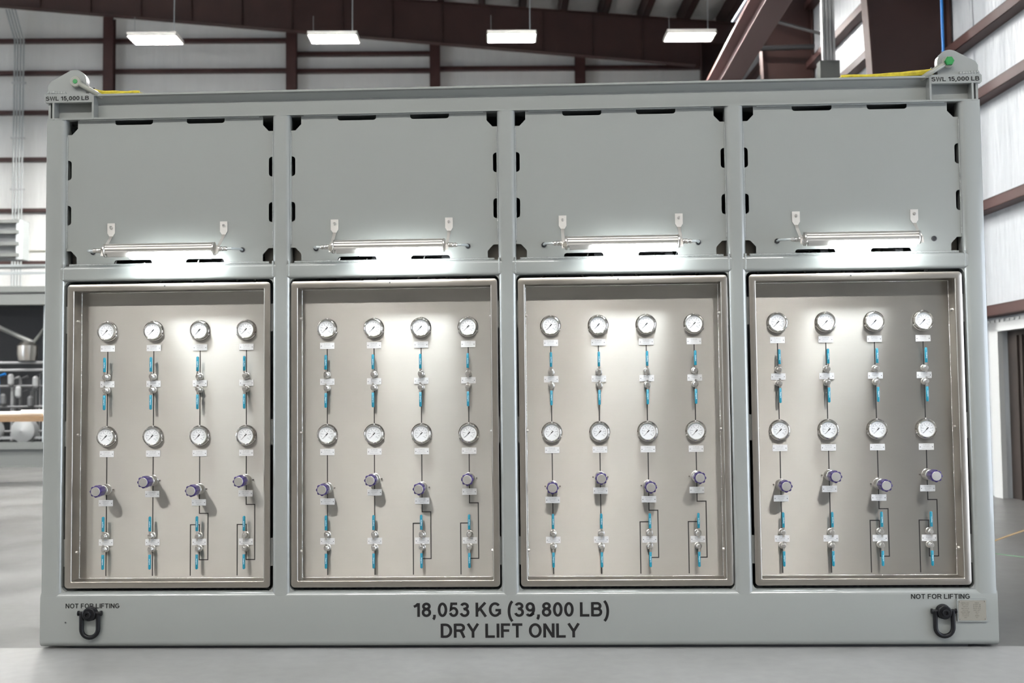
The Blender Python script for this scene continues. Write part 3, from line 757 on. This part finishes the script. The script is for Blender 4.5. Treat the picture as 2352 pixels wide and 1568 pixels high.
# ------------------------------------------------------------------ gauges
ORD = ('first', 'second', 'third', 'fourth')
def gauge():
    t = empty('pressure_gauge', (0, 0, 0))
    prof = [(.054, 0), (.054, .003), (.0525, .0065), (.0485, .0075), (.0478, .0105), (.0480, .021), (.0470, .0265), (.0440, .0285), (.0412, .0275), (.0402, .0235), (.0398, .018)]
    MB().lathe([(.046, 0)] + prof, (0, 0, 0), 40).build('bezel', M['chrome'], t, ang=28)
    dl = MB().lathe([(.0400, .0), (.0400, .0195), (0, .0200)], (0, 0, 0), 32).build('dial', M['dial'], t)
    s_ = MB()
    for k in range(11):
        a = math.radians(225 - 27 * k)
        for (r0, r1, w) in ((.0240, .0300, .0007),):
            c, sn = math.cos(a), math.sin(a)
            s_.add([(r0 * c - w * sn, -.0206, r0 * sn + w * c), (r0 * c + w * sn, -.0206, r0 * sn - w * c), (r1 * c + w * sn, -.0206, r1 * sn - w * c), (r1 * c - w * sn, -.0206, r1 * sn + w * c)], [(0, 1, 2, 3)])
        if k % 2 == 0: add_text(s_, str(1000 * k) if k else '0', .0195 * math.cos(a), -.0206, .0195 * math.sin(a), None, .0032, .02, 1)
    n = 40
    for k in range(n):
        a0 = math.radians(225 - 270 * k / n); a1 = math.radians(225 - 270 * (k + 1) / n)
        s_.add([(r * math.cos(a), -.0206, r * math.sin(a)) for r, a in ((.0300, a0), (.0306, a0), (.0306, a1), (.0300, a1))], [(0, 1, 2, 3)])
    add_text(s_, 'psi', 0, -.0206, .0105, None, .0045, .03, 1)
    s_.build('scale', M['dink'], dl, smooth=False)
    a = math.radians(227); c, sn = math.cos(a), math.sin(a)
    nd = MB()
    def loc(r, w): return (r * c - w * sn, r * sn + w * c)
    nd.prism([loc(.028, .0003), loc(.028, -.0003), loc(.006, -.0011), loc(.003, -.0026), (0 + .003 * sn, -.003 * c), loc(-.005, -.0020), loc(-.006, -.0030), loc(-.0095, -.0026), loc(-.0095, .0026), loc(-.006, .0030), loc(-.005, .0020), loc(.003, .0026), loc(.006, .0011)], -.0222, -.0215)
    nd.build('needle', M['ink'], dl)
    MB().lathe([(.0402, .0250), (.036, .0256), (0, .0260)], (0, 0, 0), 32).build('glass', M['glass'], t)
    for d_ in (90, 205, 335):
        MB().lathe([(.0045, .006), (.0045, .010), (.003, .0115), (0, .0118)], (.0506 * math.cos(math.radians(d_)), 0, .0506 * math.sin(math.radians(d_))), 8).build('screw', M['steel'], t)
    return t
g0 = gauge(); snap(g0)
first = True
for pi in range(4):
    for ri, z in enumerate((1.6125, 1.0670)):
        for ci in range(4):
            loc = (GX[pi] + COLX[ci], YP, z)
            if first: g = g0; g.location = loc; first = False
            else: g = dup(g0, loc)
            tag(g, 'round chrome pressure gauge in the %s row, %s column of the %s' % (('upper', 'lower')[ri], ORD[ci], PN[pi]), 'pressure gauge', 'pressure gauges in the %s row' % ('upper', 'lower')[ri])

# ------------------------------------------------------------------ ball valves
def valve(up):
    s = 1 if up else -1
    t = empty('ball_valve', (0, 0, 0))
    MB().lathe([(.0175, 0), (.0175, .004), (.0150, .0055), (.0158, .012), (.0158, .021), (.0145, .026), (.011, .030), (.0095, .031), (.0095, .042), (.0085, .044), (0, .0445)], (0, 0, 0), 24).build('bonnet', M['steel'], t)
    h = MB()
    h.box(-.0045, .0045, -.0415, -.0385, min(-.024 * s, .034 * s), max(-.024 * s, .034 * s))
    h.lathe([(.0105, .0375), (.0110, .0385), (.0110, .0425), (.0095, .0440), (0, .0445)], (0, 0, 0), 20)
    hd = h.build('handle', M['steel'], t)
    o = []
    z0, z1 = .026, .102
    for k in range(9):
        a = PI * k / 8; o.append((.0063 * math.cos(a), s * (z1 - .0063 + .0063 * math.sin(a))))
    o += [(-.0063, s * z0), (.0063, s * z0)]
    R_ = []
    for y, sc in ((-.0345, .80), (-.0360, .98), (-.0385, 1.0), (-.0425, 1.0), (-.0445, .95), (-.0455, .78)):
        cz = s * (z0 + z1) / 2
        R_.append([(x * sc, y, cz + (z - cz) * (1 - (1 - sc) * .15)) for x, z in o])
    gr = MB().rings(R_).build('grip', M['blue'], hd, ang=50); gr.parent = hd
    l = MB(); add_text(l, 'Swagelok', .0005, -.0459, s * .062, .030, None, .0, 1, PI / 2 * (1 if up else -1)); l.build('lettering', M['white'], hd, smooth=False)
    return t
vu = valve(True); snap(vu); vd = valve(False); snap(vd)
fu = fd = True
RW = (('topmost', 1.374, 1), ('second from top', 1.306, 0), ('third from top', .556, 1), ('lowest', .490, 0))
for pi in range(4):
    for ci in range(4):
        for nm, z, up in RW:
            loc = (GX[pi] + COLX[ci], YP, z)
            if up:
                if fu: g = vu; g.location = loc; fu = False
                else: g = dup(vu, loc)
            else:
                if fd: g = vd; g.location = loc; fd = False
                else: g = dup(vd, loc)
            tag(g, 'blue handled ball valve, %s, %s column, %s' % (nm, ORD[ci], PN[pi]), 'valve', 'blue handled ball valves, handles %s' % ('up' if up else 'down'))

# ------------------------------------------------------------------ regulators
def regulator():
    t = empty('pressure_regulator', (0, 0, 0))
    MB().lathe([(.0285, 0), (.0285, .004), (.0265, .006), (.0265, .052), (.0245, .054), (.0245, .058), (.0255, .060), (.0255, .068), (.022, .070), (.0, .070)], (0, 0, 0), 32).build('bonnet', M['steel'], t)
    R_ = []
    n = 64
    def ring(y, r, am): return [((r + am * (.5 + .5 * math.cos(8 * 2 * PI * k / n)) ** .7) * math.cos(2 * PI * k / n), -y, (r + am * (.5 + .5 * math.cos(8 * 2 * PI * k / n)) ** .7) * math.sin(2 * PI * k / n)) for k in range(n)]
    for y, r, am in ((.068, .0225, .001), (.072, .0255, .0025), (.085, .0262, .0045), (.130, .0262, .0052), (.136, .0255, .0052), (.138, .0245, .0035)): R_.append(ring(y, r, am))
    MB().rings(R_).build('knob', M['purple'], t, ang=40)
    MB().lathe([(.0228, .137), (.0228, .1392), (.0220, .1400), (0, .1402)], (0, 0, 0), 32).build('knob_cap', M['cast'], t)
    for s in (-1, 1):
        MB().lathe([(.0042, 0), (.0042, .008), (.003, .010), (0, .0102)], (s * .0375, 0, -.001), 8).build('mounting_screw', M['chrome'], t)
    return t
r0 = regulator(); snap(r0); first = True
for pi in range(4):
    for ci in range(4):
        loc = (GX[pi] + COLX[ci], YP, RZ[ci])
        if first: g = r0; g.location = loc; first = False
        else: g = dup(r0, loc)
        tag(g, 'pressure regulator with fluted purple knob in the %s column of the %s' % (ORD[ci], PN[pi]), 'regulator', 'purple knobbed pressure regulators')

# ------------------------------------------------------------------ task lights
LX = (-1.752, -.590, .577, 1.752)
def task_light(pi):
    t = empty('task_light', (LX[pi], SHEETY, 2.137))
    zc = -.128                # body axis below the bracket plates
    # extruded housing with ribs
    top = []
    path = [(-.088, .030), (-.104, .037), (-.122, .034), (-.136, .022), (-.142, .006), (-.142, -.010)]
    for i in range(len(path) - 1):
        (y0, z0), (y1, z1) = path[i], path[i + 1]
        dy, dz = y1 - y0, z1 - z0; n = math.hypot(dy, dz); ny, nz = dz / n, -dy / n
        if ny > 0 and False: ny, nz = -ny, -nz
        for f, o in ((.0, 0), (.30, 0), (.34, -.006), (.66, -.006), (.70, 0)):
            top.append((y0 + dy * f - ny * o * -1, z0 + dz * f + nz * o))
    top += [(-.142, -.010), (-.136, -.018), (-.100, -.018), (-.086, -.004)]
    MB().profx([(y, z + zc) for y, z in top], -.272, .272).build('housing', M['alu'], t, ang=20)
    # lamp window below, lit over most of its length
    pr = [(-.1405, -.012), (-.137, -.030), (-.128, -.040), (-.090, -.044), (-.090, -.014)]
    MB().box(-.152, .264, -.0895, -.084, zc - .026, zc - .004).build('added_light_shield', M['alu'], t)  # added shield that keeps the lens from lighting the sheet above
    MB().profx([(y, z + zc) for y, z in pr], -.150, .262).build('lens', M['task'], t, ang=20)
    MB().profx([(y, z + zc) for y, z in [(-.1395, -.012), (-.132, -.022), (-.122, -.032), (-.100, -.032), (-.088, -.012)]], -.262, -.150).build('driver_cover', M['alu'], t, ang=20)
    for s in (-1, 1):
        MB().lathe([(.030, 0), (.034, .003 * s), (.034, .010 * s), (.020, .014 * s)], (s * .272, -.112, zc + .002), 20, 'x').build('end_cap', M['steel'], t)
        b = MB()
        o = [(-.0195, .030), (.0195, .030), (.0195, -.022), (.008, -.040), (-.008, -.040), (-.0195, -.022)]
        b.prism([(s * .294 + x, z) for x, z in o], -.006, 0)
        # arm twisting away from the sheet to the lamp end
        ax = s * .294
        R_ = []
        for (x, y, z, w, th) in ((ax, -.004, -.036, .009, .003), (ax, -.030, -.062, .008, .003), (ax - .001 * s, -.075, -.098, .008, .003), (ax - .002 * s, -.105, -.118, .008, .004), (ax - .002 * s, -.118, -.150, .008, .004)):
            R_.append([(x - w, y - th, z - th), (x + w, y - th, z - th), (x + w, y + th, z + th), (x - w, y + th, z + th)])
        b.rings(R_)
        br = b.build('bracket', M['bracket'], t, ang=25)
        MB().lathe([(.0080, .006), (.0080, .011), (.006, .0125), (0, .0125)], (s * .294, 0, .008), 6).build('bolt', M['steel'], br)
        if pi == 3 and s > 0: continue
        MB().lathe([(.013, .303 * 0), (.013, s * .008), (.010, s * .010), (.012, s * .014), (.012, s * .022), (.009, s * .026), (.011, s * .030), (.011, s * .040), (.006, s * .046)], (s * .300, -.110, zc + .002), 16, 'x').build('cable_gland', M['steel'], t)
        MB().tube([(s * .340, -.110, zc + .002), (s * .362, -.105, zc + .003), (s * .382, -.075, zc + .006), (s * .389, -.03, zc + .010), (s * .390, .004, zc + .010)], .0062, 10).build('cable', M['galv'], t)
        MB().lathe([(.0135, 0), (.0135, .004), (.0095, .0055), (.0090, 0)], (s * .390, 0, zc + .010), 16).build('grommet', M['rubber'], t)
    if pi == 3:
        MB().lathe([(.0135, 0), (.0135, .004), (.0095, .0055), (.0090, .001), (0, .001)], (.390, 0, zc + .010), 16).build('grommet', M['rubber'], t)
    if pi > 0:
        MB().lathe([(.012, .138), (.012, .150), (.010, .152), (0, .152)], (-.285, 0, zc - .012), 20).build('end_plug', M['plate'] if pi < 3 else M['steel'], t)
    return t
for pi in range(4):
    tag(task_light(pi), 'lit aluminium strip light bracketed above the ' + PN[pi], 'lamp', 'strip lights over the control panels')

# ------------------------------------------------------------------ hoist rings, data plate, shackles, slings
def hoist(x, z, lab):
    t = empty('hoist_ring', (x, YF, z)); tag(t, lab, 'hoist ring', 'swivel hoist rings')
    MB().lathe([(.036, 0), (.036, .006), (.031, .008), (.031, .022), (.033, .024), (.033, .034), (.029, .037), (0, .037)], (0, 0, 0), 32).build('body', M['blackox'], t)
    MB().lathe([(.0175, .036), (.0175, .052), (.0160, .054), (.0095, .054), (.0085, .046), (0, .046)], (0, 0, 0), 28).build('bolt_head', M['blackox'], t)
    p = [(-.0425, -.018, .006)]
    p += [(-.0425, -.018, -.035), (-.0425, -.018, -.074)]
    for k in range(1, 12):
        a = PI + PI * k / 12; p.append((.0425 * math.cos(a), -.018, -.074 + .0425 * math.sin(a)))
    p += [(.0425, -.018, -.074), (.0425, -.018, -.035), (.0425, -.018, .006)]
    MB().tube(p, .0112, 12).build('bail', M['blackox'], t)
    for s in (-1, 1): MB().lathe([(.009, s * .030), (.009, s * .054), (.013, s * .055), (.013, s * .061), (.009, s * .063)], (0, -.018, .004), 14, 'x').build('pin', M['blackox'], t)
hoist(-2.122, .181, 'black swivel hoist ring bolted near the lower left corner of the skid')
hoist(2.118, .178, 'black swivel hoist ring bolted near the lower right corner of the skid')
t = empty('data_plate', (2.257, YF, .184)); tag(t, 'engraved steel data plate riveted at the lower right corner of the skid', 'sign')
MB().prism(rrect(.072, .0545, .004, 3), -.012, 0).build('backing', P, t)
pl = MB().prism(rrect(.066, .0485, .003, 3), -.0135, -.012).build('plate', M['plate'], t)
m_ = MB()
for r_ in range(9):
    zz = .036 - .0088 * r_
    for (xx, s_) in ((-.034, ('SERIAL NO.', 'MFG DATE', 'TARE WT', 'MAX GROSS', 'PAYLOAD', 'DESIGN TEMP', 'TEST DATE', 'LOCATION', 'CERT')[r_]), (.022, ('18053', '39,800 LB', '15,000 LB', '18,053 KG', 'DRY LIFT', '-20 C', 'SWL', 'SLING', 'NO.')[r_])):
        add_text(m_, s_, xx, -.0138, zz, .0040 * len(s_), None, .01, 1)
m_.build('engraving', M['plateink'], pl, smooth=False)
for sx in (-1, 1):
    for sz in (-1, 1): MB().lathe([(.0035, .0132), (.003, .0150), (0, .0155)], (sx * .060, 0, sz * .042), 8).build('rivet', M['chrome'], t)

def shackle(s, lab):
    t = empty('shackle', (s * 2.228, .024, 2.905)); tag(t, lab, 'shackle', 'bow shackles on the lifting lugs')
    MB().lathe([(.011, -.060), (.011, .048)], (0, 0, 0), 16).build('bolt', M['shackle'], t)
    # eyes
    for y in (-.048, .030): MB().lathe([(.0255, y - .0), (.029, y + .004), (.029, y + .014), (.0255, y + .018), (.0115, y + .018), (.0115, y)], (0, 0, 0), 24).build('eye', M['shackle'], t)
    dx, dz = -s * .86, -.50
    pts = []
    for k in range(17):
        a = PI * k / 16; y = -.038 * math.cos(a) * (1 + .35 * math.sin(a)); l = .022 + .115 * math.sin(a) ** .6
        pts.append((dx * l, y, dz * l))
    MB().tube(pts, .0125, 12).build('bow', M['shackle'], t)
    if s < 0: MB().lathe([(.0118, .047), (.0118, .0495), (0, .050)], (0, 0, 0), 20).build('pin_end', M['green'], t)
    else: MB().lathe([(.022, .048), (.0235, .052), (.0235, .064), (.020, .067), (0, .067)], (0, 0, 0), 6).build('pin_head', M['green'], t)
shackle(-1, 'grey shackle with green pin on the left lifting lug')
shackle(1, 'grey shackle with large green pin head on the right lifting lug')
def sling(x0, x1, h, lab, n=5):
    t = empty('lifting_sling', ((x0 + x1) / 2, .03, ZT)); tag(t, lab, 'sling', 'yellow lifting slings on the top beam'); xm = (x0 + x1) / 2
    for k in range(n):
        r = .0085; pts = []
        for i in range(15):
            f = i / 14; x = (x0 + (x1 - x0) * f) - xm
            z = r + h * (1 - f) ** 1.6 * (.3 + .7 * k / (n - 1)) + .002 * math.sin(9 * f + k); y = -.012 + .02 * (k % 3) + .012 * math.sin(5 * f + k * 2)
            pts.append((x, y, z))
        MB().tube(pts, r, 8).build('strand', M['yellow'], t)
    MB().lathe([(.016, -.010), (.020, -.006), (.020, .006), (.016, .010)], (x0 - xm, 0, h * .6 + .012), 12, 'x').build('eye_wrap', M['rubber'], t)
sling(2.165, 1.70, .036, 'bundled yellow lifting sling lying on the top beam beside the right lug', 6)
sling(-2.150, -1.90, .022, 'yellow lifting sling lying on the top beam beside the left lug', 5)
